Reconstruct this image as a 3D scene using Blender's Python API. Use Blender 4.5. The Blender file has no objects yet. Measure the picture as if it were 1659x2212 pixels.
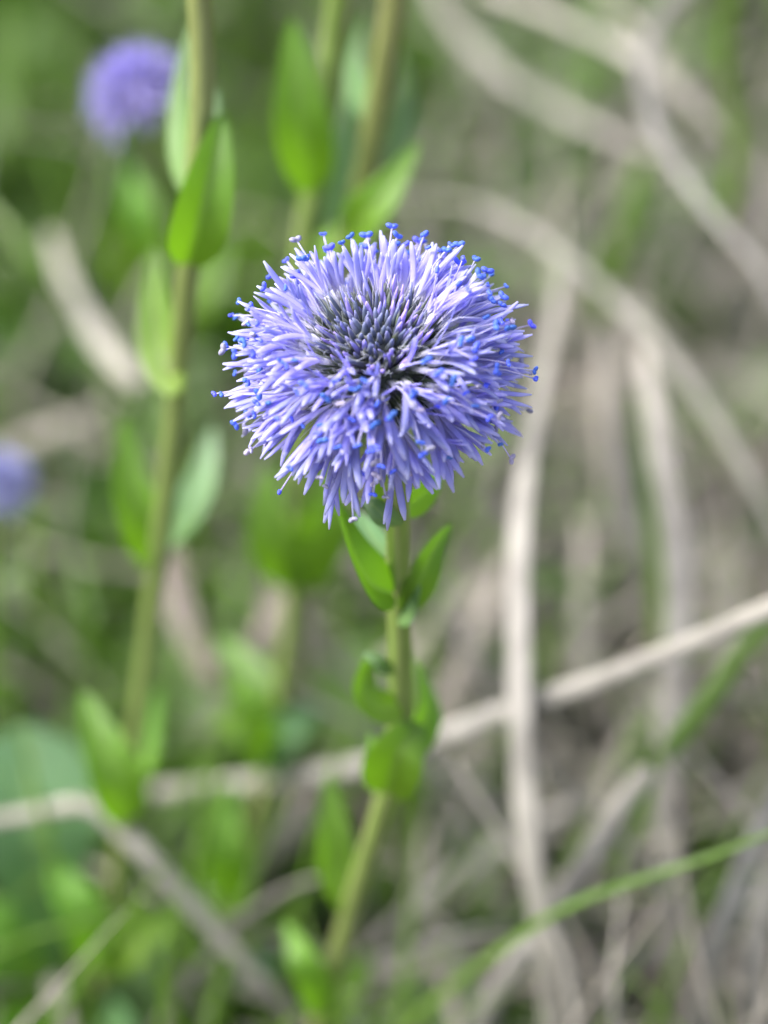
import bpy, math, random
import numpy as np
from mathutils import Vector, Matrix
random.seed(11)
rnd = random.random
def uni(a, b): return a + (b - a) * random.random()

# ------------------------------------------------------------------ camera, light, exposure
# everything below is written in centimetres; U turns it into metres
U = 0.01
PITCH = math.radians(40)
FOCUS = 20.0                      # cm from lens to the middle of the flower head
FRAME_W = 4.9                     # cm of subject across the frame at that distance
K = FRAME_W / FOCUS / 1659.0      # slope of one unit of the 1659 x 2212 measuring grid
FWD = Vector((0, math.cos(PITCH), -math.sin(PITCH)))
RIGHT = Vector((1, 0, 0))
UPV = Vector((0, math.sin(PITCH), math.cos(PITCH)))
HEAD = Vector((0, 0, 9.5))        # centre of the big flower head
def ray(x, y): return FWD + RIGHT * ((x - 829.5) * K) + UPV * ((1106 - y) * K)
CAM = HEAD - ray(818, 803) * FOCUS

sc = bpy.context.scene
col = sc.collection
cd = bpy.data.cameras.new('camera')
cam = bpy.data.objects.new('camera', cd); col.objects.link(cam)
cam.location = CAM * U
cam.rotation_euler = (math.pi / 2 - PITCH, 0, 0)
cd.sensor_fit = 'HORIZONTAL'; cd.sensor_width = 36
cd.lens = 36 * FOCUS / FRAME_W
cd.clip_start = 0.004; cd.clip_end = 200
cd.dof.use_dof = True
cd.dof.focus_distance = (FOCUS - 0.15) * U
cd.dof.aperture_fstop = cd.lens * 1e-3 / (0.80 * U)     # lens opening about 8 mm
sc.camera = cam

SUN_EL, SUN_AZ = math.radians(48), math.radians(-78)     # azimuth measured from +Y towards +X
w = bpy.data.worlds.new('World'); sc.world = w; w.use_nodes = True
nt = w.node_tree
bg = nt.nodes['Background']
sky = nt.nodes.new('ShaderNodeTexSky'); sky.sky_type = 'NISHITA'; sky.sun_disc = False
sky.sun_elevation = SUN_EL; sky.sun_rotation = SUN_AZ
sky.air_density = 1.0; sky.dust_density = 6.0; sky.ozone_density = 1.0
hz = nt.nodes.new('ShaderNodeHueSaturation'); hz.inputs['Saturation'].default_value = 0.55      # hazy, whitish sky
nt.links.new(sky.outputs[0], hz.inputs['Color']); nt.links.new(hz.outputs[0], bg.inputs[0]); bg.inputs[1].default_value = 0.15
sd = bpy.data.lights.new('sun', 'SUN'); sd.energy = 1.5; sd.angle = math.radians(12); sd.color = (1, 0.975, 0.94)
sun = bpy.data.objects.new('sun', sd); col.objects.link(sun)
sdir = Vector((math.sin(SUN_AZ) * math.cos(SUN_EL), math.cos(SUN_AZ) * math.cos(SUN_EL), math.sin(SUN_EL)))
sun.rotation_euler = sdir.to_track_quat('Z', 'Y').to_euler()
sun.location = sdir * 2
sc.view_settings.view_transform = 'Standard'
sc.view_settings.look = 'None'; sc.view_settings.gamma = 1
sc.view_settings.exposure = 1.35
sc.cycles.use_denoising = True
sc.cycles.max_bounces = 8; sc.cycles.transmission_bounces = 6
sc.cycles.sample_clamp_indirect = 4

# ------------------------------------------------------------------ placing helpers
def ground_depth(x, y, z=0.0): return (z - CAM.z) / ray(x, y).z
DS = 1.0                           # spreads the background plants away from the plane of focus
def dep(d): return FOCUS + (d - FOCUS) * DS
def Q(x, y, d):                    # point in the place seen at grid (x, y), d cm along the lens axis
    return CAM + ray(x, y) * min(dep(d), ground_depth(x, y) - 0.15)
def px(n, d): return n * K * dep(d)     # real width in cm
def spline(pts, n):
    pts = [Vector(p) for p in pts]
    if len(pts) == 2:
        return [pts[0].lerp(pts[1], i / (n - 1)) for i in range(n)]
    P = [pts[0] * 2 - pts[1]] + pts + [pts[-1] * 2 - pts[-2]]
    out = []; m = len(pts) - 1
    for i in range(n):
        s = min(i / (n - 1) * m, m - 1e-6); k = int(s); t = s - k
        a, b, c, d = P[k], P[k + 1], P[k + 2], P[k + 3]
        out.append(0.5 * ((2 * b) + (c - a) * t + (2 * a - 5 * b + 4 * c - d) * t * t + (3 * b - a - 3 * c + d) * t ** 3))
    return out
def lerps(a, t):                   # list of values sampled at t in 0..1
    s = t * (len(a) - 1); k = min(int(s), len(a) - 2); return a[k] + (a[k + 1] - a[k]) * (s - k)

# ------------------------------------------------------------------ mesh collector
GROW = None                        # (centre, factor) while the big flower head is built
class MB:
    def __init__(s): s.v = []; s.f = []; s.t = []; s.r = []; s.m = []; s.cm = 0
    def add(s, v, f, t, r):
        o = len(s.v); s.v += v; s.t += t; s.r += r
        s.f += [tuple(i + o for i in q) for q in f]; s.m += [s.cm] * len(f)
    def tube(s, pts, wid, thick, nrm, sides=6, ribs=0, rib_amp=0.0, t0=0.0, t1=1.0, twist=0.0):
        """swept closed shape: wid / thick are full widths along and across the nrm frame"""
        n = len(pts); V = []; F = []; T = []; R = []
        nv = Vector(nrm)
        for i, p in enumerate(pts):
            tg = (pts[min(i + 1, n - 1)] - pts[max(i - 1, 0)]).normalized()
            b = nv.cross(tg)
            if b.length < 1e-4: b = tg.orthogonal()
            b.normalize(); nn = tg.cross(b)
            if not twist: nv = nn
            else:
                a = twist * i / (n - 1); b, nn = b * math.cos(a) + nn * math.sin(a), nn * math.cos(a) - b * math.sin(a)
            u = i / (n - 1); ww = (lerps(wid, u) if isinstance(wid, (list, tuple)) else wid) / 2
            tt = (lerps(thick, u) if isinstance(thick, (list, tuple)) else thick) / 2
            for k in range(sides):
                an = 2 * math.pi * k / sides
                g = 1 + (rib_amp * math.cos(ribs * an) if ribs else 0)
                V.append(p + b * (ww * g * math.cos(an)) + nn * (tt * g * math.sin(an)))
                T.append(t0 + (t1 - t0) * u); R.append(0.5 + 0.5 * math.cos(ribs * an) if ribs else 0.5 + 0.5 * math.cos(an))
        for i in range(n - 1):
            for k in range(sides):
                a = i * sides + k; c = i * sides + (k + 1) % sides
                F.append((a, c, c + sides, a + sides))
        F.append(tuple(range(sides - 1, -1, -1))); F.append(tuple((n - 1) * sides + k for k in range(sides)))
        s.add(V, F, T, R)
    def blob(s, c, ax, L, W, T_=None, t=1.0, nu=5, nk=6):
        ax = Vector(ax).normalized(); b = ax.orthogonal().normalized(); n2 = ax.cross(b)
        V = []; F = []
        for i in range(nu + 1):
            a = math.pi * (0.06 + 0.88 * i / nu)
            for k in range(nk):
                an = 2 * math.pi * k / nk
                V.append(c + ax * (-math.cos(a) * L / 2) + (b * math.cos(an) * W / 2 + n2 * math.sin(an) * (T_ or W) / 2) * math.sin(a))
        for i in range(nu):
            for k in range(nk):
                q = i * nk + k; e = i * nk + (k + 1) % nk
                F.append((q, e, e + nk, q + nk))
        F.append(tuple(range(nk - 1, -1, -1))); F.append(tuple(nu * nk + k for k in range(nk)))
        s.add(V, F, [t] * len(V), [0.5] * len(V))
    def leaf(s, spine, width, nrm, fold=0.35, thick=0.018, shape='lance', wave=0.0, roll=0.0, na=14, nc=8):
        """leaf blade along a spine: folded at the midrib, thin at the rim, real thickness"""
        P = spline(spine, na); V = []; F = []; T = []; R = []
        nv = Vector(nrm); ph = uni(0, 6)
        for i, p in enumerate(P):
            u = i / (na - 1)
            if shape == 'lance': hw = 0.5 * width * (math.sin(math.pi * (0.04 + 0.93 * u) ** 0.72)) ** 0.85
            elif shape == 'spoon': hw = 0.5 * width * (0.13 + 0.87 * (max(0, math.sin(math.pi * u ** 1.9 * 0.985)) ** 0.75))
            else: hw = 0.5 * width * (math.sin(math.pi * (0.10 + 0.87 * u) ** 0.85)) ** 0.6
            if u > 0.999: hw = 0.004 * width
            tg = (P[min(i + 1, na - 1)] - P[max(i - 1, 0)]).normalized()
            b = nv.cross(tg); b.normalize(); nn = tg.cross(b); nv = nn
            for side in (1, -1):
                for k in range(nc + 1):
                    c = -1 + 2 * k / nc
                    lift = fold * abs(c) * hw - roll * c * c * hw + wave * hw * math.sin(ph + 7 * u + 2 * c) * abs(c)
                    rib = -0.03 * width * math.exp(-(c / 0.12) ** 2) * (1 - u)
                    th = thick * 0.5 * (1 - c * c) ** 0.5 + (0.5 * thick * math.exp(-(c / 0.15) ** 2) if side < 0 else 0)
                    V.append(p + b * (c * hw) + nn * (lift + rib + side * th))
                    T.append(u); R.append(0.5 + 0.5 * c)
        S = nc + 1
        for i in range(na - 1):
            o = i * 2 * S; q = (i + 1) * 2 * S
            for k in range(nc):
                F.append((o + k, o + k + 1, q + k + 1, q + k))
                F.append((o + S + k + 1, o + S + k, q + S + k, q + S + k + 1))
        s.add(V, F, T, R)
    def build(s, name, mats, parent=None, origin=None):
        o0 = Vector(origin) if origin is not None else (Vector(parent['_o']) if parent is not None else Vector((0, 0, 0)))
        me = bpy.data.meshes.new(name)
        if GROW: s.v = [GROW[0] + Vector([a * k for a, k in zip(p - GROW[0], GROW[1])]) for p in s.v]
        me.from_pydata([tuple((p - o0) * U) for p in s.v], [], s.f)
        me.attributes.new('t', 'FLOAT', 'POINT').data.foreach_set('value', s.t)
        me.attributes.new('r', 'FLOAT', 'POINT').data.foreach_set('value', s.r)
        me.polygons.foreach_set('use_smooth', [True] * len(s.f))
        for m in (mats if isinstance(mats, (list, tuple)) else [mats]): me.materials.append(m)
        me.polygons.foreach_set('material_index', s.m)
        me.update()
        o = bpy.data.objects.new(name, me); col.objects.link(o)
        o['_o'] = tuple(o0)
        if parent is not None:
            o.parent = parent
            o.location = (o0 - Vector(parent['_o'])) * U
        else: o.location = o0 * U
        return o
def empty(name, loc):
    o = bpy.data.objects.new(name, None); col.objects.link(o)
    o.location = Vector(loc) * U; o['_o'] = tuple(loc); o.empty_display_size = 0.01
    return o
def tag(o, label=None, cat=None, group=None, kind=None):
    for k, v in (('label', label), ('category', cat), ('group', group), ('kind', kind)):
        if v: o[k] = v
    return o

# ------------------------------------------------------------------ materials
def material(name, stops, attr='t', rough=0.5, trans=0.0, tcol=None, noise=(6.0, 0.15), vary=0.12, hue=0.02, rcol=None, ramt=0.0,
             spec=0.4, bump=0.0, streak=None, sheen=0.0, vein=0.0):
    """stops: colours along the attribute t (root to tip); rcol: colour across (attribute r); trans: share of light let through"""
    m = bpy.data.materials.new(name); m.use_nodes = True
    N = m.node_tree.nodes; L = m.node_tree.links
    p = N['Principled BSDF']; out = N['Material Output']
    at = N.new('ShaderNodeAttribute'); at.attribute_name = attr
    rp = N.new('ShaderNodeValToRGB')
    els = rp.color_ramp.elements
    els[0].position = stops[0][0]; els[0].color = (*stops[0][1], 1)
    els[1].position = stops[-1][0]; els[1].color = (*stops[-1][1], 1)
    for po, c in stops[1:-1]:
        e = els.new(po); e.color = (*c, 1)
    L.new(at.outputs['Fac'], rp.inputs[0]); cur = rp.outputs[0]
    if rcol:
        ar = N.new('ShaderNodeAttribute'); ar.attribute_name = 'r'
        mu = N.new('ShaderNodeMath'); mu.operation = 'MULTIPLY'; mu.inputs[1].default_value = ramt
        pw = N.new('ShaderNodeMath'); pw.operation = 'POWER'; pw.inputs[1].default_value = 2.0
        L.new(ar.outputs['Fac'], pw.inputs[0]); L.new(pw.outputs[0], mu.inputs[0])
        mx = N.new('ShaderNodeMixRGB'); mx.inputs[2].default_value = (*rcol, 1)
        L.new(mu.outputs[0], mx.inputs[0]); L.new(cur, mx.inputs[1]); cur = mx.outputs[0]
    if vein:                       # paler midrib and faint side veins on leaves
        av = N.new('ShaderNodeAttribute'); av.attribute_name = 'r'
        sb = N.new('ShaderNodeMath'); sb.operation = 'SUBTRACT'; sb.inputs[1].default_value = .5; L.new(av.outputs['Fac'], sb.inputs[0])
        ab = N.new('ShaderNodeMath'); ab.operation = 'ABSOLUTE'; L.new(sb.outputs[0], ab.inputs[0])
        mr = N.new('ShaderNodeMapRange'); mr.inputs[1].default_value = .015; mr.inputs[2].default_value = .07; mr.inputs[3].default_value = vein; mr.inputs[4].default_value = 0
        L.new(ab.outputs[0], mr.inputs[0])
        q1 = N.new('ShaderNodeMath'); q1.operation = 'MULTIPLY_ADD'; q1.inputs[1].default_value = 55; L.new(at.outputs['Fac'], q1.inputs[0])
        q2 = N.new('ShaderNodeMath'); q2.operation = 'MULTIPLY'; q2.inputs[1].default_value = -34; L.new(ab.outputs[0], q2.inputs[0]); L.new(q2.outputs[0], q1.inputs[2])
        q3 = N.new('ShaderNodeMath'); q3.operation = 'SINE'; L.new(q1.outputs[0], q3.inputs[0])
        q4 = N.new('ShaderNodeMapRange'); q4.inputs[1].default_value = .8; q4.inputs[2].default_value = 1; q4.inputs[3].default_value = 0; q4.inputs[4].default_value = vein * .35; L.new(q3.outputs[0], q4.inputs[0])
        mv = N.new('ShaderNodeMath'); mv.operation = 'MAXIMUM'; L.new(mr.outputs[0], mv.inputs[0]); L.new(q4.outputs[0], mv.inputs[1])
        mx = N.new('ShaderNodeMixRGB'); mx.inputs[2].default_value = (.34, .46, .16, 1)
        L.new(mv.outputs[0], mx.inputs[0]); L.new(cur, mx.inputs[1]); cur = mx.outputs[0]
    tc = N.new('ShaderNodeTexCoord')
    mp = N.new('ShaderNodeMapping'); L.new(tc.outputs['Object'], mp.inputs[0])
    if streak: mp.inputs['Scale'].default_value = streak
    nz = N.new('ShaderNodeTexNoise'); nz.inputs['Scale'].default_value = noise[0] * 100; nz.inputs['Detail'].default_value = 4
    L.new(mp.outputs[0], nz.inputs['Vector'])
    oi = N.new('ShaderNodeObjectInfo')
    hs = N.new('ShaderNodeHueSaturation')
    def ranged(src, lo, hi):
        r = N.new('ShaderNodeMapRange'); r.inputs[3].default_value = lo; r.inputs[4].default_value = hi
        L.new(src, r.inputs[0]); return r.outputs[0]
    v1 = ranged(nz.outputs['Fac'], 1 - 2.4 * noise[1], 1 + 2.4 * noise[1])
    v2 = ranged(oi.outputs['Random'], 1 - vary, 1 + vary)
    mm = N.new('ShaderNodeMath'); mm.operation = 'MULTIPLY'; L.new(v1, mm.inputs[0]); L.new(v2, mm.inputs[1])
    L.new(mm.outputs[0], hs.inputs['Value'])
    L.new(ranged(oi.outputs['Random'], 0.5 - hue, 0.5 + hue), hs.inputs['Hue'])
    L.new(cur, hs.inputs['Color']); cur = hs.outputs[0]
    L.new(cur, p.inputs['Base Color'])
    p.inputs['Roughness'].default_value = rough
    p.inputs['Specular IOR Level'].default_value = spec
    if sheen: p.inputs['Sheen Weight'].default_value = sheen
    if bump:
        bp = N.new('ShaderNodeBump'); bp.inputs['Strength'].default_value = bump; bp.inputs['Distance'].default_value = 0.0003
        L.new(nz.outputs['Fac'], bp.inputs['Height']); L.new(bp.outputs[0], p.inputs['Normal'])
    if trans:
        tr = N.new('ShaderNodeBsdfTranslucent')
        if tcol:
            mc = N.new('ShaderNodeMixRGB'); mc.inputs[0].default_value = 0.9; mc.inputs[2].default_value = (*tcol, 1)
            L.new(cur, mc.inputs[1]); L.new(mc.outputs[0], tr.inputs[0])
        else: L.new(cur, tr.inputs[0])
        ms = N.new('ShaderNodeMixShader'); ms.inputs[0].default_value = trans
        L.new(p.outputs[0], ms.inputs[1]); L.new(tr.outputs[0], ms.inputs[2]); L.new(ms.outputs[0], out.inputs[0])
    return m

M = {}
M['petal'] = material('petal_lilac', [(0, (.55, .60, .55)), (.22, (.86, .86, .94)), (.45, (.60, .58, .92)), (.8, (.42, .42, .90)), (1, (.64, .65, .96))],  # paler last stop paints a highlight into the lobe tips
                      rough=.48, trans=.48, noise=(7, .05), vary=.16, hue=.012, spec=.55)
M['petal_far'] = material('petal_lilac_distant', [(0, (.15, .15, .3)), (.35, (.45, .43, .80)), (1, (.52, .50, .88))], rough=.5, trans=.35, vary=.1)
M['filament'] = material('stamen_filament', [(0, (.75, .75, .88)), (1, (.58, .56, .90))], rough=.45, trans=.3, vary=.1)
M['anther'] = material('blue_anther', [(0, (.045, .10, .62)), (1, (.07, .14, .74))], rough=.55, vary=.35, hue=.015, noise=(30, .2), bump=.4)
M['anther_old'] = material('spent_anther', [(0, (.26, .26, .44)), (1, (.36, .34, .50))], rough=.7, vary=.3, hue=.03, noise=(30, .3), bump=.5)
M['bud'] = material('flower_bud_slate', [(0, (.03, .05, .03)), (.5, (.07, .09, .13)), (.8, (.12, .14, .28)), (1, (.24, .26, .52))],
                    rough=.55, trans=.1, vary=.3, hue=.02, sheen=.3)
M['bud_open'] = material('flower_bud_violet', [(0, (.06, .08, .06)), (.35, (.20, .19, .36)), (.7, (.36, .31, .80)), (1, (.45, .40, .88))],
                         rough=.5, trans=.2, vary=.2, hue=.02)
M['calyx'] = material('calyx_green', [(0, (.04, .07, .03)), (.6, (.09, .12, .06)), (1, (.12, .13, .16))], rough=.6, trans=.15, vary=.2, sheen=.3)
M['hair'] = material('calyx_hair', [(0, (.45, .50, .50)), (1, (.62, .62, .78))], rough=.6, trans=.3)
M['stem'] = material('stem_green', [(0, (.20, .22, .08)), (.4, (.17, .27, .06)), (1, (.17, .31, .055))], rough=.42, noise=(4, .14),
                     rcol=(.34, .38, .18), ramt=.6, spec=.45, streak=(3, 3, .5), vary=.06, bump=.2, trans=.12)
M['stem_red'] = material('stem_olive', [(0, (.17, .19, .07)), (.5, (.17, .25, .06)), (1, (.19, .22, .07))], rough=.42, noise=(4, .14),
                         rcol=(.29, .32, .14), ramt=.5, spec=.45, streak=(3, 3, .5), vary=.06, trans=.12)
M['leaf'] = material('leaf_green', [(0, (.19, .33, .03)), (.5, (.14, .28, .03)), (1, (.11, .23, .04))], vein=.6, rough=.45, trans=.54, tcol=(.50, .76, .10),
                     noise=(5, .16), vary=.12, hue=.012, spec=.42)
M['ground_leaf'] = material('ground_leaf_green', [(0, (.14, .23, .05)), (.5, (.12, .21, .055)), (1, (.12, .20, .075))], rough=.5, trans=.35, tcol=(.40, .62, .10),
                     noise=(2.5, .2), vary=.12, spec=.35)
M['leaf_blue'] = material('leaf_blue_green', [(0, (.14, .26, .08)), (.5, (.125, .24, .10)), (1, (.125, .235, .115))], vein=.5, rough=.4, trans=.45, tcol=(.38, .58, .22),
                          noise=(2.5, .12), vary=.15, hue=.012, spec=.6)
M['grass'] = material('grass_green', [(0, (.14, .21, .05)), (.6, (.11, .20, .035)), (1, (.13, .22, .04))], rough=.42, trans=.5, tcol=(.46, .66, .08),
                      noise=(3, .12), vary=.2, hue=.015, spec=.4)
M['straw'] = material('dry_straw', [(0, (.29, .275, .24)), (.5, (.355, .34, .315)), (1, (.29, .275, .245))], rough=.65, trans=.18, noise=(2.2, .3), vary=.12, hue=.01,
                      spec=.25, rcol=(.43, .415, .385), ramt=.4)
M['straw_dark'] = material('old_straw', [(0, (.26, .235, .20)), (.5, (.30, .275, .24)), (1, (.27, .245, .21))], rough=.6, trans=.1, noise=(3, .2), vary=.2, hue=.015)
M['straw_mid'] = material('weathered_straw', [(0, (.28, .265, .225)), (.5, (.35, .335, .295)), (1, (.28, .265, .225))], rough=.55, trans=.15, noise=(2.2, .28), vary=.12, hue=.01, spec=.3)
M['straw_pink'] = material('dead_leaf', [(0, (.33, .28, .23)), (.5, (.38, .33, .29)), (1, (.33, .27, .22))], rough=.6, trans=.15, noise=(3, .2), vary=.2, hue=.015)

# ------------------------------------------------------------------ ground
def ground():
    V = []; F = []; rings = [0] + [1.2 * 1.105 ** i for i in range(78)]; S = 72
    rings = [r for r in rings if r < 3000] + [9000]
    c = Vector((0, 10, 0)); g = random.Random(3)
    for i, r in enumerate(rings):
        for k in range(S):
            a = 2 * math.pi * k / S
            V.append(c + Vector((math.cos(a) * r, math.sin(a) * r, -0.1 + g.uniform(-.22, .22) * (1 if r < 60 else 0.3))))
    for i in range(len(rings) - 1):
        for k in range(S):
            a = i * S + k; b = i * S + (k + 1) % S
            F.append((a, b, b + S, a + S))
    m = bpy.data.materials.new('soil'); m.use_nodes = True
    N = m.node_tree.nodes; L = m.node_tree.links; p = N['Principled BSDF']
    tc = N.new('ShaderNodeTexCoord'); nz = N.new('ShaderNodeTexNoise'); nz.inputs['Scale'].default_value = 140; nz.inputs['Detail'].default_value = 8
    L.new(tc.outputs['Object'], nz.inputs['Vector'])
    rp = N.new('ShaderNodeValToRGB'); e = rp.color_ramp.elements
    e[0].position = .3; e[0].color = (.08, .066, .052, 1); e[1].position = .72; e[1].color = (.24, .20, .17, 1)
    L.new(nz.outputs['Fac'], rp.inputs[0]); L.new(rp.outputs[0], p.inputs['Base Color']); p.inputs['Roughness'].default_value = .9
    bp = N.new('ShaderNodeBump'); bp.inputs['Distance'].default_value = .002; L.new(nz.outputs['Fac'], bp.inputs['Height']); L.new(bp.outputs[0], p.inputs['Normal'])
    b = MB(); b.add(V, F, [0.0] * len(V), [0.0] * len(V))
    tag(b.build('ground', m), kind='structure')
ground()

# how green the ground is at a place: leafy to the left and behind, strawy to the right
def greenness(x, y):
    g = 0.54 - 0.10 * x
    if y > 11: g += 0.075 * (y - 11) * (1 if x < 1.5 else 0.8)
    if y < 6: g += 0.05 * (6 - y) * (1 if x < 0 else 0)
    return max(0.24, min(0.97, g))
def litter():
    d1 = MB(); d2 = MB(); gr = MB(); lf = MB()
    g = random.Random(21)
    for i in range(8500):
        x = g.uniform(-14, 14); y = g.uniform(-7, 27)
        green = greenness(x, y)
        a = g.uniform(0, math.pi * 2)
        if g.random() > green * 0.9:                        # dry blade lying about or leaning
            Ln = g.uniform(1.6, 5.5); z = max(0.05, g.gauss(.4, .4)); w_ = g.uniform(.04, .15)
            up = g.uniform(.4, 1.6) if g.random() < .4 else g.uniform(-.12, .25)
            d = Vector((math.cos(a), math.sin(a), up)).normalized(); s = Vector((-d.y, d.x, 0)) * g.uniform(-.5, .5) * Ln * .3
            p0 = Vector((x, y, z)); p2 = p0 + d * Ln; p2.z = max(.03, p2.z); p1 = (p0 + p2) / 2 + s + Vector((0, 0, g.uniform(0, .5)))
            (d1 if g.random() < .35 else d2).tube(spline([p0, p1, p2], 7), [w_ * .7, w_, w_ * .7, w_ * .15], [.02, .03, .02, .01], (g.uniform(-.6, .6), g.uniform(-1, .3), 1), sides=4)
        elif g.random() < .5:                               # green grass blade
            Ln = g.uniform(1.4, 5.0); w_ = g.uniform(.06, .20)
            p0 = Vector((x, y, -.05)); lean = g.uniform(.2, .9)
            d = Vector((math.cos(a) * lean, math.sin(a) * lean, 1)).normalized()
            p1 = p0 + d * Ln * .55; p2 = p0 + d * Ln + Vector((math.cos(a), math.sin(a), -.6)) * Ln * .25 * lean
            p2.z = max(.05, p2.z)
            gr.tube(spline([p0, p1, p2], 7), [w_ * .8, w_, w_ * .6, w_ * .08], [.02, .025, .02, .008], (-math.cos(a), -math.sin(a), .5), sides=4)
        else:                                               # low leaf
            Ln = g.uniform(.8, 2.6); el = g.uniform(.15, 1.3)
            p0 = Vector((x, y, .02)); d = Vector((math.cos(a) * math.cos(el), math.sin(a) * math.cos(el), math.sin(el)))
            nn = Vector((-math.cos(a) * math.sin(el), -math.sin(a) * math.sin(el), math.cos(el)))
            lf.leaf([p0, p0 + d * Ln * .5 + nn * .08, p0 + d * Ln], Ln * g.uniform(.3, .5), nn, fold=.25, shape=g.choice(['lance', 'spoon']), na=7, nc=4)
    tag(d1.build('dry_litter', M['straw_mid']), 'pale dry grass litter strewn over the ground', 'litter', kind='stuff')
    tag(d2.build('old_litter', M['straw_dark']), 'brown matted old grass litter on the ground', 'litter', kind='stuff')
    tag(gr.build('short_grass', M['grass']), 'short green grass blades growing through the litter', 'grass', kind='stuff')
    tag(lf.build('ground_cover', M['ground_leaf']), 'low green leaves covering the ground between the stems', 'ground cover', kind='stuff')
litter()

# ------------------------------------------------------------------ plant builders
CAMN = (-FWD + Vector((0, 0, .35))).normalized()
def stem(root, pts, wid, mat, sides=18):
    b = MB(); P = spline(pts, 10 * (len(pts) - 1) + 1)
    b.tube(P, wid, wid, (0.3, -1, 0.1), sides=sides, ribs=5, rib_amp=.10)
    return b.build('stem', mat, root)
def leaf_part(root, pts, width, mat, nrm=None, label=None, **kw):
    """pts: (x, y, depth) from the stalk to the tip"""
    P = [Q(*p) for p in pts]; n = nrm or CAMN
    b = MB(); b.leaf(P, px(width, pts[1][2]), Vector(n), **kw)
    o = b.build('leaf', mat, root)
    if label: o['label'] = label
    return o
def polar(axis, th, ph):
    ax = Vector(axis).normalized(); e1 = Vector((1, 0, 0)); e1 = (e1 - ax * e1.dot(ax)).normalized(); e2 = ax.cross(e1)
    return ax * math.cos(th) + (e1 * math.cos(ph) + e2 * math.sin(ph)) * math.sin(th)

def lobe(b, p, d, side, out, L, w_, droop, curl, t0):
    """one strap of a corolla: p start, d direction, out = away-from-axis direction, side = sideways push"""
    tang = d.cross(out).normalized()
    pts = []; q = p.copy(); dd = d.copy(); n = 8
    for i in range(n):
        pts.append(q.copy())
        u = i / (n - 1)
        dd = (dd + tang * side * .10 * (1 - u) + out * droop * .12 + Vector((0, 0, -.02)) + out * (-curl) * .22 * max(0, u - .55)).normalized()
        q = q + dd * (L / (n - 1))
    nn = (-out + d * .1)
    b.tube(pts, [w_ * .42, w_ * .72, w_ * .92, w_, w_ * 1.02, w_ * 1.0, w_ * .86, w_ * .3], [w_ * .38, w_ * .36, w_ * .33, w_ * .32, w_ * .32, w_ * .32, w_ * .3, w_ * .14], nn, sides=6, t0=t0, t1=1)

def floret(C, axis, th, ph, scale=1.0, full=True):
    u = polar(axis, th, ph)
    out = (u * math.cos(th) - Vector(axis).normalized()).normalized() if th > .05 else Vector((1, 0, 0))   # direction of growing polar angle
    b = MB()
    d = (u + out * uni(-.15, .15) + u.cross(out) * uni(-.18, .18)).normalized()
    p0 = C + u * .33 * scale
    tl = uni(.15, .24) * scale
    P = [p0, p0 + d * tl * .5, p0 + d * tl]
    b.tube(spline(P, 4), [.032 * scale, .036 * scale, .045 * scale], [.032 * scale, .036 * scale, .045 * scale], out, sides=6, t0=0, t1=.3)
    e = P[-1] - d * .01
    k = (math.degrees(th) - 45) / 74                     # 0 inner ring, 1 lowest ring
    nl = 3
    base_L = uni(.34, .46) * scale * (0.88 + .14 * k) * (uni(.8, 1.3) if k > .8 else 1)
    base_side = uni(-.5, .5)
    for j in range(nl):
        s_ = (j - 1) * uni(.5, 1.5) + base_side
        lobe(b, e + u.cross(out) * (j - 1) * .010, (d + u.cross(out) * ((j - 1) * -.04 + uni(-.16, .16)) + out * uni(-.2, .2)).normalized(), s_, out, base_L * uni(.74, 1.08),
             uni(.030, .051) * scale, (uni(-.35, .75) if rnd() < .75 else uni(-1.0, 1.5)) + .2 * k, uni(-.9, 1.3) if rnd() < .75 else uni(-2.6, 2.6), .22)
    if rnd() < .7:
        for j in range(2):
            lobe(b, e, (d - out * .25).normalized(), uni(-1.2, 1.2), -out, uni(.16, .34) * scale, .024 * scale, uni(0, .8), 0, .25)
    return b, e, d, u, out

# ------------------------------------------------------------------ the big globe daisy
AX = Vector((-.08, -.15, 1)).normalized()
STEM_PTS = [Q(600, 2500, 26.2), Q(660, 2290, 25.3), Q(726, 2080, 24.4), Q(760, 1960, 23.9), Q(800, 1830, 23.3), Q(842, 1690, 22.7), Q(864, 1550, 22.2), Q(866, 1400, 21.7),
            Q(862, 1250, 21.15), Q(860, 1120, 20.7), Q(850, 1000, 20.3), HEAD - AX * .25]
STEM_PTS = [Vector((STEM_PTS[0].x - .5, STEM_PTS[0].y + .2, -.2))] + STEM_PTS
main = empty('globe_daisy', STEM_PTS[0])
tag(main, 'globe daisy with a wide open lilac blue flower head and dark bud centre', 'flower', 'globe daisies')
stem(main, STEM_PTS, [.15, .15, .15, .155, .16, .16, .165, .165, .16, .16, .16, .17], M['stem'])

GROW = (HEAD, Vector((1.09, 1.05, 1.04)))   # the head is a little broader than deep
hb = MB()                                                 # receptacle and green cup under the florets
P = [HEAD - AX * .42, HEAD - AX * .36, HEAD - AX * .28, HEAD - AX * .15, HEAD, HEAD + AX * .15, HEAD + AX * .27, HEAD + AX * .34, HEAD + AX * .36]
hb.tube(P, [.16, .34, .52, .64, .68, .60, .42, .2, .04], [.16, .34, .52, .64, .68, .60, .42, .2, .04], (0, -1, 0), sides=20)
head = hb.build('flower_head', M['calyx'], main)
head['label'] = 'round lilac blue head of many narrow florets around dark buds'

GA = math.pi * (3 - 5 ** .5)
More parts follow.
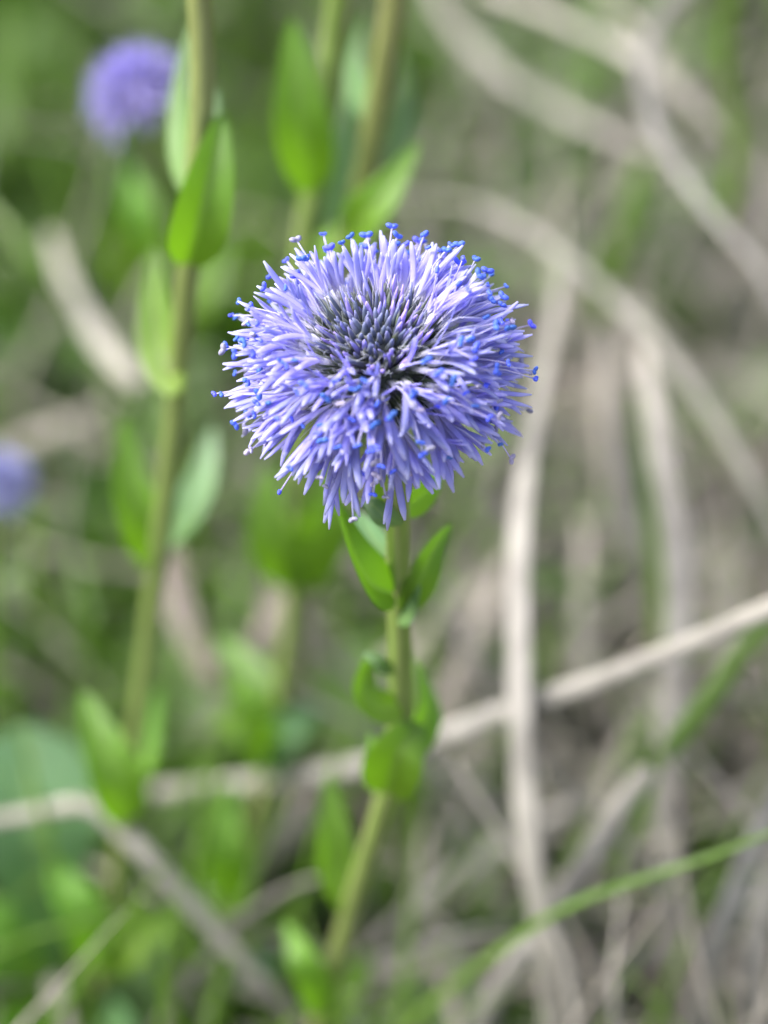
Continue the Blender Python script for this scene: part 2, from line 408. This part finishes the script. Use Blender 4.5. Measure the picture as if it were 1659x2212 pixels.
# small closed buds in the middle, longer and more violet towards the rim
NB = 125
for i in range(NB):
    c = 1 - (1 - math.cos(math.radians(48))) * (i + .5) / NB
    th = math.acos(c); ph = i * GA; k = th / math.radians(48)
    u = polar(AX, th, ph); d = (u + AX * .35 * k + Vector((uni(-.24, .24), uni(-.24, .24), 0))).normalized()
    p = HEAD + u * .30
    L = uni(.11, .16) + .17 * k ** 2 * uni(.5, 1.25)
    b = MB()
    w_ = uni(.040, .054) * (1 - .25 * k)
    b.tube(spline([p, p + d * L * .5, p + d * L + Vector((uni(-.02, .02), uni(-.02, .02), 0))], 6), [w_ * .8, w_ * 1.1, w_ * 1.05, w_ * .8, w_ * .62, w_ * .2], [w_ * .8, w_ * 1.1, w_ * 1.05, w_ * .8, w_ * .62, w_ * .2], (1, 0, 0), sides=6)
    if k > .55:                                           # green sepal beside it
        q = p + u * .02 + Vector((uni(-.03, .03), uni(-.03, .03), 0)); b.cm = 1
        b.tube([q, q + d * L * .45, q + d * L * .8], [.03, .045, .008], [.02, .02, .006], u, sides=5)
    b.build('flower_bud', [M['bud_open'] if rnd() < (k - .3) * 1.2 else M['bud'], M['calyx']], head)
# open florets
NF = 215; ST = 0
t_in, t_out = math.radians(43), math.radians(118)
for i in range(NF):
    f = (i + .5) / NF
    c = math.cos(t_in) + (math.cos(t_out) - math.cos(t_in)) * f
    if f > .80 and rnd() < .42: continue                  # the lowest rows are thinner
    th = math.acos(c) + uni(-.04, .04); ph = i * GA + uni(-.08, .08)
    b, e, d, u, out = floret(HEAD, AX, th, ph)
    b.cm = 1                                              # its green calyx
    p0 = HEAD + u * .32
    for j in range(3):
        q = p0 + out * uni(-.025, .025) + u.cross(out) * uni(-.03, .03)
        b.tube([q, q + d * .10, q + d * uni(.17, .23)], [.03, .035, .006], [.018, .018, .005], out, sides=5)
    b.build('floret', [M['petal'], M['calyx']], head)
    # stamens: long thread with a pair of pollen sacs
    for j in range(random.choice((1, 1, 2, 2) if th < 1.3 else (0, 1, 1, 2))):
        s = MB()
        dd = (d + out * uni(-.3, .25) + u.cross(out) * uni(-.3, .3)).normalized()
        L = uni(.26, .41) if th < 1.2 else uni(.20, .44)
        bend = out * uni(-.05, .09) + Vector((0, 0, uni(-.05, .02)))
        tip = e + dd * L + bend
        s.tube(spline([e - d * .05, e + dd * L * .5 - bend * .2, tip], 6), [.013, .011, .010], [.013, .011, .010], out, sides=4)
        s.cm = 1
        ax2 = (u.cross(out) * uni(.5, 1) + out * uni(-.7, .7) + dd * uni(-.4, .4)).normalized()
        z = rnd()
        sz = uni(.6, 1.1)
        s.blob(tip + ax2 * .014 * sz + dd * .008, ax2 + dd * .4, .052 * sz, .034 * sz)
        s.blob(tip - ax2 * .014 * sz + dd * .008, ax2 - dd * .5, .048 * sz, .034 * sz)
        old = (math.degrees(th) > 95 and z < .75) or z < .10
        s.build('stamen', [M['filament'], M['anther_old'] if old else M['anther']], head)
        ST += 1
# pale hairs between the calyces
hr = MB()
for i in range(520):
    th = math.radians(uni(28, 115)); ph = uni(0, 2 * math.pi); u = polar(AX, th, ph)
    d = (u + Vector((uni(-.5, .5), uni(-.5, .5), uni(-.4, .5)))).normalized()
    p = HEAD + u * uni(.34, .5)
    hr.tube(spline([p, p + d * .06, p + d * uni(.10, .16) + Vector((uni(-.03, .03), uni(-.03, .03), uni(-.03, .03)))], 4), [.008, .006, .003], [.008, .006, .003], (0, 0, 1), sides=3)
tag(hr.build('calyx_hair', M['hair'], head), kind='stuff')

GROW = None
# leaves of the big daisy
L_, LB = M['leaf'], M['leaf_blue']
leaf_part(main, [(846, 1282, 21.1), (800, 1262, 20.9), (762, 1195, 20.75), (726, 1080, 20.7)], 118, L_, nrm=(-.25, -.55, .8), fold=.35, roll=-.1)
leaf_part(main, [(850, 1205, 21.1), (815, 1180, 21.35), (790, 1140, 21.6), (775, 1105, 21.8)], 62, LB, nrm=(.3, -.6, .8), fold=.3)
leaf_part(main, [(868, 1128, 20.6), (835, 1118, 20.42), (805, 1092, 20.4), (775, 1078, 20.5)], 52, LB, nrm=(.2, -.8, .35), fold=.2, roll=.5)
leaf_part(main, [(858, 1120, 20.8), (848, 1060, 20.7), (845, 1010, 20.6), (848, 960, 20.5)], 80, L_, nrm=(-.1, -1, .1), fold=.25)
leaf_part(main, [(868, 1098, 20.9), (905, 1075, 21.0), (930, 1045, 21.05), (950, 1010, 21.1)], 78, L_, nrm=(.25, -.9, .2), fold=.2, shape='round')
leaf_part(main, [(876, 1320, 21.3), (903, 1262, 21.15), (932, 1195, 21.1), (976, 1130, 21.2)], 76, L_, nrm=(.35, -.75, .5), fold=.3)
leaf_part(main, [(862, 1345, 21.35), (888, 1325, 21.2), (900, 1295, 21.1), (905, 1265, 21.0)], 44, LB, nrm=(-.2, -.6, .8), fold=.2)
leaf_part(main, [(862, 1525, 22.0), (815, 1530, 21.85), (782, 1492, 21.8), (800, 1415, 21.9)], 80, L_, nrm=(-.1, -.7, .7), fold=.25, shape='round')
leaf_part(main, [(845, 1450, 21.8), (822, 1435, 21.7), (806, 1422, 21.7), (785, 1412, 21.75)], 40, LB, nrm=(0, -.5, .85), fold=.2)
leaf_part(main, [(862, 1640, 22.4), (905, 1580, 22.45), (920, 1520, 22.5), (895, 1425, 22.6)], 88, L_, nrm=(.5, -.8, .25), fold=.3)
leaf_part(main, [(838, 1712, 22.6), (848, 1660, 22.25), (868, 1615, 22.1), (912, 1566, 22.2)], 130, L_, nrm=(-.15, -.85, .5), fold=.28, shape='round')
leaf_part(main, [(838, 1708, 22.7), (822, 1660, 22.5), (808, 1625, 22.4), (800, 1585, 22.5)], 60, L_, nrm=(-.5, -.7, .5), fold=.3)
leaf_part(main, [(750, 1965, 23.9), (722, 1880, 23.9), (718, 1780, 23.9), (708, 1665, 24.1)], 92, L_, nrm=(.5, -.8, .1), fold=.35)
leaf_part(main, [(690, 2190, 24.6), (680, 2120, 24.3), (650, 2060, 24.2), (615, 1990, 24.5)], 80, L_, fold=.3)
leaf_part(main, [(676, 2230, 25.2), (725, 2170, 25.6), (765, 2110, 25.9), (800, 2050, 26.4)], 80, L_, fold=.3)

DS = 1.1
# ------------------------------------------------------------------ the other daisies
def foot(p, q):                    # carry a stem on down to the soil
    return Vector((p.x + (p.x - q.x) * .3, p.y + .3, -.2))
def plant(label, stem_pts, wid, leaves, mat='stem_red', group='globe daisies'):
    P = [Q(*p) for p in stem_pts]; P = [foot(P[0], P[1])] + P; wid = [wid[0]] + wid
    r = empty('globe_daisy', P[0]); tag(r, label, 'flower', group)
    stem(r, P, wid, M[mat], sides=15)
    for pts, width, m, kw in leaves: leaf_part(r, pts, width, M[m], **kw)
    return r
pA = plant('leafy daisy stem crossing in front of the blurred lilac flower head',
      [(190, 2420, 26.4), (216, 2150, 25.9), (240, 2000, 25.5), (265, 1800, 25.0), (292, 1600, 24.6), (312, 1450, 24.3), (338, 1230, 23.8), (366, 1000, 23.3), (386, 800, 22.9), (408, 560, 22.3), (428, 330, 22.0), (437, 150, 21.8), (430, -20, 21.6), (420, -300, 21.2)],
      [.13, .13, .14, .14, .14, .15, .15, .155, .16, .16, .165, .17, .17, .17], [
      ([(408, 566, 22.2), (430, 480, 21.9), (455, 370, 21.8), (484, 236, 21.9)], 128, 'leaf', dict(nrm=(.15, -.75, .6), fold=.55)),
      ([(418, 430, 22.3), (398, 330, 22.6), (392, 200, 22.8), (412, 50, 22.9)], 72, 'ground_leaf', dict(nrm=(-.3, -.8, .4), fold=.3)),
      ([(430, 330, 22.1), (450, 290, 22.3), (463, 240, 22.4), (468, 190, 22.5)], 44, 'leaf_blue', dict(fold=.3)),
      ([(382, 850, 22.8), (352, 760, 23.0), (338, 660, 23.1), (335, 530, 23.2)], 100, 'leaf', dict(nrm=(-.3, -.7, .6), fold=.35)),
      ([(338, 1225, 23.9), (300, 1130, 23.7), (277, 1040, 23.7), (268, 900, 23.9)], 108, 'leaf', dict(nrm=(.5, -.8, .3), fold=.45)),
      ([(345, 1200, 23.9), (400, 1120, 24.2), (440, 1030, 24.4), (462, 920, 24.6)], 88, 'leaf_blue', dict(nrm=(-.4, -.8, .4), fold=.3)),
      ([(272, 1770, 24.2), (252, 1690, 24.0), (222, 1610, 24.0), (178, 1490, 24.2)], 120, 'leaf', dict(nrm=(.3, -.8, .4), fold=.4)),
      ([(280, 1700, 24.8), (300, 1630, 25.0), (315, 1560, 25.2), (345, 1480, 25.5)], 80, 'leaf', dict(fold=.3)),
      ([(228, 2080, 25.4), (190, 2000, 25.1), (150, 1930, 25.1), (110, 1850, 25.4)], 110, 'leaf', dict(nrm=(.4, -.7, .6), fold=.3)),
      ([(225, 2100, 25.4), (290, 2040, 25.2), (340, 1990, 25.3), (400, 1930, 25.6)], 90, 'leaf', dict(fold=.3))])
DS = 1.2
pB = plant('daisy stem with a broad upright leaf and a leaf pair under the open flower',
      [(470, 2300, 26.3), (520, 1950, 26.0), (560, 1740, 25.7), (598, 1560, 25.4), (620, 1400, 25.1), (638, 1240, 24.8), (648, 1050, 24.5), (642, 800, 24.2), (652, 560, 23.9), (672, 420, 23.7), (694, 270, 23.5), (718, 90, 23.3), (738, -60, 23.0), (752, -260, 22.6)],
      [.13, .14, .14, .14, .14, .15, .15, .16, .16, .17, .18, .19, .19, .19], [
      ([(678, 410, 23.6), (655, 300, 23.3), (640, 190, 23.2), (634, 35, 23.3)], 128, 'leaf', dict(nrm=(.15, -.85, .4), fold=.25)),
      ([(670, 500, 23.8), (715, 420, 24.0), (738, 320, 24.2), (752, 200, 24.5)], 84, 'leaf_blue', dict(nrm=(.3, -.8, .5), fold=.25)),
      ([(640, 1270, 24.8), (605, 1190, 24.5), (585, 1110, 24.4), (575, 1000, 24.4)], 120, 'leaf', dict(nrm=(-.3, -.8, .5), fold=.3)),
      ([(642, 1270, 24.8), (680, 1180, 24.5), (705, 1100, 24.3), (712, 990, 24.3)], 125, 'leaf', dict(nrm=(.2, -.8, .5), fold=.3)),
      ([(590, 1600, 25.4), (560, 1520, 25.3), (530, 1450, 25.4), (470, 1370, 25.6)], 110, 'leaf', dict(fold=.3)),
      ([(585, 1640, 25.4), (560, 1600, 25.1), (520, 1570, 25.0), (450, 1560, 25.2)], 90, 'leaf', dict(fold=.25)),
      ([(575, 1670, 25.5), (600, 1610, 25.2), (640, 1560, 25.2), (690, 1530, 25.4)], 80, 'leaf_blue', dict(fold=.25)),
      ([(520, 1960, 26), (490, 1870, 25.6), (480, 1780, 25.6), (500, 1680, 25.8)], 105, 'leaf', dict(fold=.3))], mat='stem')
pC = plant('pale olive daisy stem rising behind the open flower beside a bright pointed leaf',
      [(540, 2000, 27.5), (590, 1700, 26.8), (640, 1350, 26.0), (668, 1100, 25.3), (690, 850, 24.6), (722, 640, 24.1), (762, 470, 23.7), (790, 360, 23.5), (812, 240, 23.3), (832, 120, 23.1), (852, -20, 22.9), (875, -260, 22.5)],
      [.13, .13, .14, .15, .16, .16, .17, .18, .19, .20, .20, .20], [
      ([(752, 520, 23.7), (790, 470, 23.2), (840, 410, 23.1), (905, 308, 23.2)], 104, 'leaf', dict(nrm=(-.2, -.75, .6), fold=.35)),
      ([(800, 350, 23.5), (845, 290, 23.9), (872, 220, 24.1), (868, 110, 24.4)], 96, 'leaf_blue', dict(nrm=(.3, -.8, .4), fold=.3)),
      ([(815, 260, 23.4), (785, 200, 23.8), (772, 130, 24.1), (785, 40, 24.4)], 74, 'leaf_blue', dict(nrm=(-.3, -.8, .4), fold=.3)),
      ([(735, 600, 24.0), (715, 560, 24.2), (700, 500, 24.4), (705, 440, 24.6)], 70, 'leaf', dict(fold=.3))])

DS = 1.3
def far_head(root, C, axis, r, seed):
    random.seed(seed); b = MB(); s_ = r / .97
    b.tube([C - axis * .4 * s_, C - axis * .2 * s_, C, C + axis * .2 * s_, C + axis * .34 * s_], [.16 * s_, .5 * s_, .66 * s_, .55 * s_, .05], [.16 * s_, .5 * s_, .66 * s_, .55 * s_, .05], (0, -1, 0), sides=12, t0=0, t1=0.1)
    for i in range(105):
        c = 1 - (1 - math.cos(math.radians(112))) * (i + .5) / 105
        f, *_ = floret(C, axis, math.acos(c), i * GA, scale=s_)
        b.add(f.v, f.f, f.t, f.r)
    return b.build('flower_head', M['petal_far'], root)
def far_daisy(label, hp, r, axis, pts, seed):
    C = Q(*hp); P = [Q(*p) for p in pts] + [C - axis * r * .3]; P = [foot(P[0], P[1])] + P
    o = empty('globe_daisy', P[0]); tag(o, label, 'flower', 'globe daisies')
    stem(o, P, .13, M['stem_red'], sides=10); far_head(o, C, axis, r, seed); return o
fd = far_daisy('small blurred lilac flower head half hidden behind a leafy stem', (305, 208, 24.6), .55, Vector((-.5, .42, .75)).normalized(),
               [(400, 1000, 29), (380, 800, 28.3), (362, 560, 27), (345, 400, 25.8), (330, 300, 25.0)], 5)
for pts, wd in (([(362, 560, 26.9), (330, 500, 26.7), (300, 440, 26.7), (280, 360, 26.9)], 90), ([(372, 720, 27.8), (420, 650, 27.6), (460, 590, 27.6), (490, 500, 27.8)], 90)):
    leaf_part(fd, pts, wd, M['leaf'], fold=.3)
fe = far_daisy('small blurred violet flower head low beside the dry grass arch', (2, 1045, 25.6), .36, Vector((.1, 0, 1)).normalized(),
               [(-60, 1700, 28), (-40, 1400, 27), (-10, 1200, 26.3), (0, 1120, 25.9)], 6)
random.seed(77)

# rosette with one broad leaf, lower left
ro = empty('broad_leaf_rosette', Q(150, 2150, 25.4)); tag(ro, 'rosette of broad rounded blue green leaves behind a bent straw', 'plant')
leaf_part(ro, [(125, 2110, 25.3), (95, 1930, 25.0), (70, 1760, 24.9), (60, 1560, 25.2)], 290, M['leaf_blue'], nrm=(.1, -.5, .9), fold=.12, shape='spoon', label='broad rounded blue green leaf')
leaf_part(ro, [(150, 2130, 25.4), (60, 2080, 25.2), (-20, 2040, 25.1), (-120, 1990, 25.2)], 200, M['leaf'], fold=.15, shape='spoon')
leaf_part(ro, [(160, 2150, 25.4), (230, 2100, 25.2), (290, 2060, 25.2), (360, 2030, 25.4)], 150, M['leaf_blue'], fold=.15, shape='spoon')
leaf_part(ro, [(150, 2170, 25.4), (220, 2190, 25.0), (250, 2240, 24.7), (290, 2300, 24.5)], 140, M['leaf_blue'], fold=.15, shape='spoon')
leaf_part(ro, [(140, 2150, 25.4), (90, 2180, 25.1), (50, 2220, 24.8), (10, 2280, 24.6)], 140, M['leaf'], fold=.15, shape='spoon')
ro2 = empty('broad_leaf_rosette', Q(470, 2200, 25.8)); tag(ro2, 'rosette of green leaves around the foot of a daisy stem', 'plant')
for pts, wd, m in (([(470, 2190, 25.7), (420, 2120, 25.4), (380, 2060, 25.4), (330, 2010, 25.6)], 130, 'leaf'), ([(480, 2180, 25.7), (520, 2110, 25.5), (555, 2060, 25.6), (600, 2010, 25.9)], 120, 'leaf_blue'),
                   ([(470, 2200, 25.7), (400, 2200, 25.3), (350, 2210, 25.1), (300, 2230, 25.1)], 120, 'leaf'), ([(470, 2180, 25.8), (460, 2090, 25.6), (440, 2000, 25.7), (400, 1900, 26)], 130, 'leaf')):
    leaf_part(ro2, pts, wd, M[m], fold=.2, shape='spoon')

# ------------------------------------------------------------------ single grass blades and straws
def blade(name, label, mat, pts, width, tilt=(0, 0), thick=.11, group='dry grass blades', cat='dry grass', taper=(.8, 1, 1, .9, .5), twist=0.0):
    P = spline([Q(*p) for p in pts], 8 * (len(pts) - 1) + 1)
    d = sum(p[2] for p in pts) / len(pts); w_ = px(width, d) * .78           # the traced widths include the blur
    n = (-FWD + RIGHT * tilt[0] + UPV * tilt[1]).normalized()
    m_ = 13; tp = [lerps(list(taper), i / (m_ - 1)) * uni(.92, 1.06) for i in range(m_)]
    a, c = uni(0, 6), uni(.12, .3)                    # a blade is never quite even: small kinks, uneven width
    P = [p + (RIGHT * math.sin(a + i * c) + UPV * math.cos(a * 2 + i * c * .8)) * (.07 * w_) for i, p in enumerate(P)]
    b = MB(); b.tube(P, [w_ * k for k in tp], [w_ * thick * k for k in tp], n, sides=8, twist=twist)
    return tag(b.build(name, M[mat], origin=P[0]), label, cat, group)
DB = 'dry_grass_stalk'
blade(DB, 'wide pale upright dry blade passing behind the open flower', 'straw', [(1205, 2300, 24.2), (1176, 2010, 23.8), (1150, 1850, 23.6), (1130, 1700, 23.5), (1119, 1530, 23.4), (1120, 1330, 23.5), (1128, 1130, 23.8), (1150, 950, 24.2), (1178, 780, 25), (1215, 560, 26.5)], 78, (-.5, .4))
blade(DB, 'long dry blade arching out from behind the open flower over the upright dry blades', 'straw_mid', [(800, 425, 29), (890, 432, 28), (1010, 440, 27.4), (1130, 488, 27), (1240, 570, 26.6), (1345, 660, 26.2), (1450, 770, 25.8), (1540, 890, 25.5), (1615, 1020, 25.2), (1700, 1180, 25)], 58, (.2, .5))
blade(DB, 'dry blade sharply curved into a hook at its upper end', 'straw', [(1500, -40, 27.2), (1430, 30, 26.6), (1395, 130, 26.2), (1405, 240, 25.9), (1455, 350, 25.6), (1545, 470, 25.3), (1640, 580, 25.0), (1700, 700, 24.8)], 50, (.2, .4))
blade(DB, 'faint dry blade sagging in a wide bow behind the hooked blade', 'straw_mid', [(930, -60, 29.6), (965, 20, 29.4), (1020, 95, 29.2), (1110, 180, 29), (1210, 240, 28.9), (1310, 290, 28.7), (1420, 330, 28.5), (1560, 350, 28.6)], 48, (0, .5))
blade(DB, 'thin straight dry stalk meeting the bend of the hooked blade', 'straw_mid', [(1040, -30, 28), (1200, 38, 27.6), (1330, 100, 27.4), (1400, 145, 27.2), (1520, 250, 27.1), (1640, 390, 27)], 38)
blade(DB, 'thin grey stalk crossing above the hooked blade', 'straw_dark', [(1290, -40, 28.2), (1380, 70, 27.8), (1460, 170, 27.6), (1560, 280, 27.6)], 30)
blade(DB, 'dry blade rising behind the sloping straw up to the long arch', 'straw', [(1500, 2300, 25.8), (1455, 2050, 25.5), (1442, 1820, 25.3), (1448, 1560, 25.0), (1462, 1300, 24.9), (1455, 1120, 25.0), (1425, 940, 25.3), (1395, 800, 25.8), (1370, 650, 26.5)], 78, (-.4, .3))
blade(DB, 'grey dry blade leaning behind the green blade and the rising dry blade', 'straw_dark', [(1480, 1560, 27.2), (1420, 1300, 26.6), (1350, 1080, 26.4), (1322, 900, 26.4), (1312, 700, 26.8)], 80, (.2, .2))
blade('dry_straw', 'long straight dry straw sloping up behind the flower stem and wide upright blade', 'straw', [(1760, 1275, 22.4), (1640, 1328, 22.6), (1450, 1402, 22.9), (1250, 1482, 23.3), (1080, 1545, 23.7), (950, 1592, 24.0), (800, 1645, 24.5), (690, 1672, 24.8), (560, 1692, 25.2), (330, 1712, 25.8)], 56, (0, .2), thick=.5, taper=(.95, 1, 1, 1, .9), cat='straw')
blade('dry_straw', 'pale slanting straw crossing the foot of the wide upright blade', 'straw', [(1400, 1660, 23.5), (1350, 1735, 23.6), (1290, 1820, 23.7), (1200, 1950, 23.9), (1110, 2090, 24.1), (1020, 2240, 24.4), (960, 2340, 24.5)], 62, (0, .1), thick=.4, taper=(.9, 1, 1, 1, 1), cat='straw')
blade('dry_straw', 'yellowish straw running low behind the wide upright blade', 'straw', [(1400, 1660, 26.4), (1280, 1725, 26.2), (1130, 1800, 26.0), (990, 1888, 25.8), (860, 1990, 25.7), (740, 2110, 25.6)], 50, (0, .3), thick=.4, cat='straw')
blade('dry_straw', 'thin grey stalk bowing up to the foot of the wide blade', 'straw', [(760, 2120, 24.8), (830, 2075, 24.7), (900, 2044, 24.7), (1000, 2018, 24.7), (1120, 2003, 24.8)], 22, cat='straw')
blade('dry_straw', 'bent pale straw lying across the broad rounded leaf', 'straw_mid', [(-60, 1780, 24.5), (60, 1758, 24.4), (150, 1738, 24.3), (200, 1745, 24.2), (262, 1800, 24.2), (350, 1885, 24.2), (450, 1992, 24.3), (560, 2115, 24.4), (680, 2270, 24.6)], 46, (0, .2), thick=.5, taper=(.9, 1, 1.1, 1.25, 1, .9), cat='straw')
blade('dry_straw', 'short dull straw stub at the foot of the bent pale straw', 'straw_mid', [(85, 1960, 25.6), (98, 2060, 25.4), (120, 2150, 25.2), (160, 2290, 25)], 62, cat='straw')
blade(DB, 'tan curved dry leaf tip ending beside the leafy daisy stem', 'straw_mid', [(105, 500, 28), (140, 600, 27.2), (190, 690, 26.8), (240, 765, 26.5), (300, 830, 26.2)], 62, (-.2, .5), taper=(.5, .8, 1, 1.1, .8))
blade('green_grass_stalk', 'blue green grass blade leaning towards the tan dry leaf tip', 'grass', [(-60, 420, 27), (20, 500, 26.8), (90, 585, 26.7), (170, 700, 26.8)], 38, group='green grass blades', cat='grass')
blade(DB, 'dim dry blade lying beyond the low violet flower head', 'straw_dark', [(-60, 990, 29.0), (60, 955, 28.8), (170, 910, 28.6), (280, 850, 28.8)], 46)
blade('green_grass_stalk', 'dark green grass blade bent above the pale slanting straw', 'grass', [(1720, 1290, 24.2), (1620, 1390, 24.0), (1550, 1490, 23.9), (1475, 1585, 23.9), (1415, 1645, 23.9), (1393, 1700, 24.1), (1370, 1790, 24.5), (1330, 1900, 25)], 56, (.3, .1), group='green grass blades', cat='grass')
blade('green_grass_stalk', 'slender bright green grass blade rising across the foot of the dry blades', 'grass', [(780, 2330, 24.2), (880, 2215, 23.8), (1000, 2110, 23.4), (1130, 2015, 23.0), (1240, 1955, 22.7), (1360, 1908, 22.5), (1500, 1860, 22.3), (1640, 1808, 22.1), (1720, 1770, 22)], 30, (.1, .8), group='green grass blades', cat='grass', taper=(1.5, 1.3, 1, .85, .6, .3))
blade(DB, 'dry blade leaning across the tip of the slender green blade', 'straw', [(1500, 2290, 24.7), (1535, 2080, 24.3), (1585, 1930, 24.1), (1640, 1810, 24.0), (1720, 1660, 24.0)], 70, (.2, .2))
blade(DB, 'short upright dry blade beside the one leaning across the slender green blade', 'straw', [(1600, 2300, 25), (1625, 2120, 24.7), (1645, 1980, 24.6), (1690, 1820, 24.7)], 60)
blade(DB, 'pinkish dead grass leaf fallen behind the leafy stem', 'straw_pink', [(360, 1190, 27.6), (385, 1290, 27.2), (420, 1380, 26.9), (470, 1500, 26.6)], 84, (.3, .3))
blade(DB, 'pale dead leaf lying under the leaf pair of the daisy stem', 'straw_pink', [(520, 1480, 26.6), (560, 1410, 26.4), (590, 1350, 26.3), (630, 1270, 26.5)], 84, (.3, .3))
blade(DB, 'pinkish dead leaf lying by the foot of the open flower stem', 'straw_pink', [(520, 1950, 25.8), (580, 1850, 25.5), (640, 1770, 25.4), (680, 1690, 25.7)], 84, (.3, .3))
blade('green_grass_stalk', 'short green grass blade close against an upright dry blade above the sloping straw', 'grass', [(1425, 1400, 26.2), (1415, 1200, 25.7), (1395, 1040, 25.5), (1370, 850, 25.8)], 52, (.5, 0), group='green grass blades', cat='grass')
blade('green_grass_stalk', 'faint green blade standing beyond the curve of the long arch', 'grass', [(1290, 700, 28.6), (1330, 560, 28), (1370, 430, 27.8), (1400, 330, 28)], 70, group='green grass blades', cat='grass')
blade('green_grass_stalk', 'green grass blade upright beyond the bend of the hooked dry blade', 'grass', [(1570, 480, 27), (1590, 300, 26.4), (1560, 120, 26), (1590, -60, 25.8)], 50, (.4, 0), group='green grass blades', cat='grass')
blade(DB, 'broad grey straw lying level over the litter behind the flower stem', 'straw_dark', [(640, 1560, 27.4), (800, 1460, 27.2), (950, 1350, 27.2), (1090, 1210, 27.4)], 60, (0, .4))
blade(DB, 'dull dry blade lying steep between the flower stem and the wide blade', 'straw_dark', [(900, 1640, 26.6), (960, 1520, 26.4), (1030, 1370, 26.4), (1100, 1180, 26.8)], 56, (0, .4))
blade(DB, 'dry leaf fragment flat on the soil below the slender green blade', 'straw', [(1180, 2240, 26), (1260, 2160, 25.8), (1350, 2090, 25.7), (1440, 2040, 25.8)], 110, (0, .4))

for i, (x0, y0, x1, y1, d, wd, m, lab) in enumerate([
        (130, 1500, 60, 1080, 26.8, 34, 'grass', 'thin green stalk standing under the low violet flower head'),
        (250, 1640, 160, 1180, 27.2, 30, 'grass', 'thin green stalk between the leafy daisy stem and the low violet flower'),
        (480, 1600, 500, 1180, 27.0, 34, 'grass', 'green stalk between the leafy stem and the leaf pair'),
        (270, 640, 250, 300, 27.5, 36, 'grass', 'green stalk below the upper blurred lilac flower'),
        (540, 700, 560, 380, 27.6, 40, 'grass', 'green stalk between the folded bright leaf and the broad upright leaf'),
        (1210, 1560, 1260, 1120, 27.0, 40, 'straw_mid', 'weathered upright stalk standing behind the wide pale blade'),
        (1300, 1640, 1270, 1240, 27.0, 46, 'straw_mid', 'weathered stalk leaning towards the wide pale blade'),
        (1560, 1700, 1600, 1180, 26.6, 44, 'straw_mid', 'weathered stalk above the dark green bent blade'),
        (1600, 800, 1660, 300, 27.5, 30, 'straw_mid', 'thin weathered stalk beyond the hooked blade'),
        (1000, 820, 1100, 330, 30.0, 46, 'straw_dark', 'dull stalk standing behind the open flower under the long dry arch')]):
    blade('grass_stalk', lab, m, [(x0, y0, d + .8), ((x0 + x1) / 2 + (i % 3 - 1) * 18, (y0 + y1) / 2, d), (x1, y1, d + .4)], wd, ((i % 5) * .2 - .4, .2), group='grass stalks', cat='grass')


for o in list(bpy.data.objects):   # drop the builders' bookkeeping
    if '_o' in o: del o['_o']
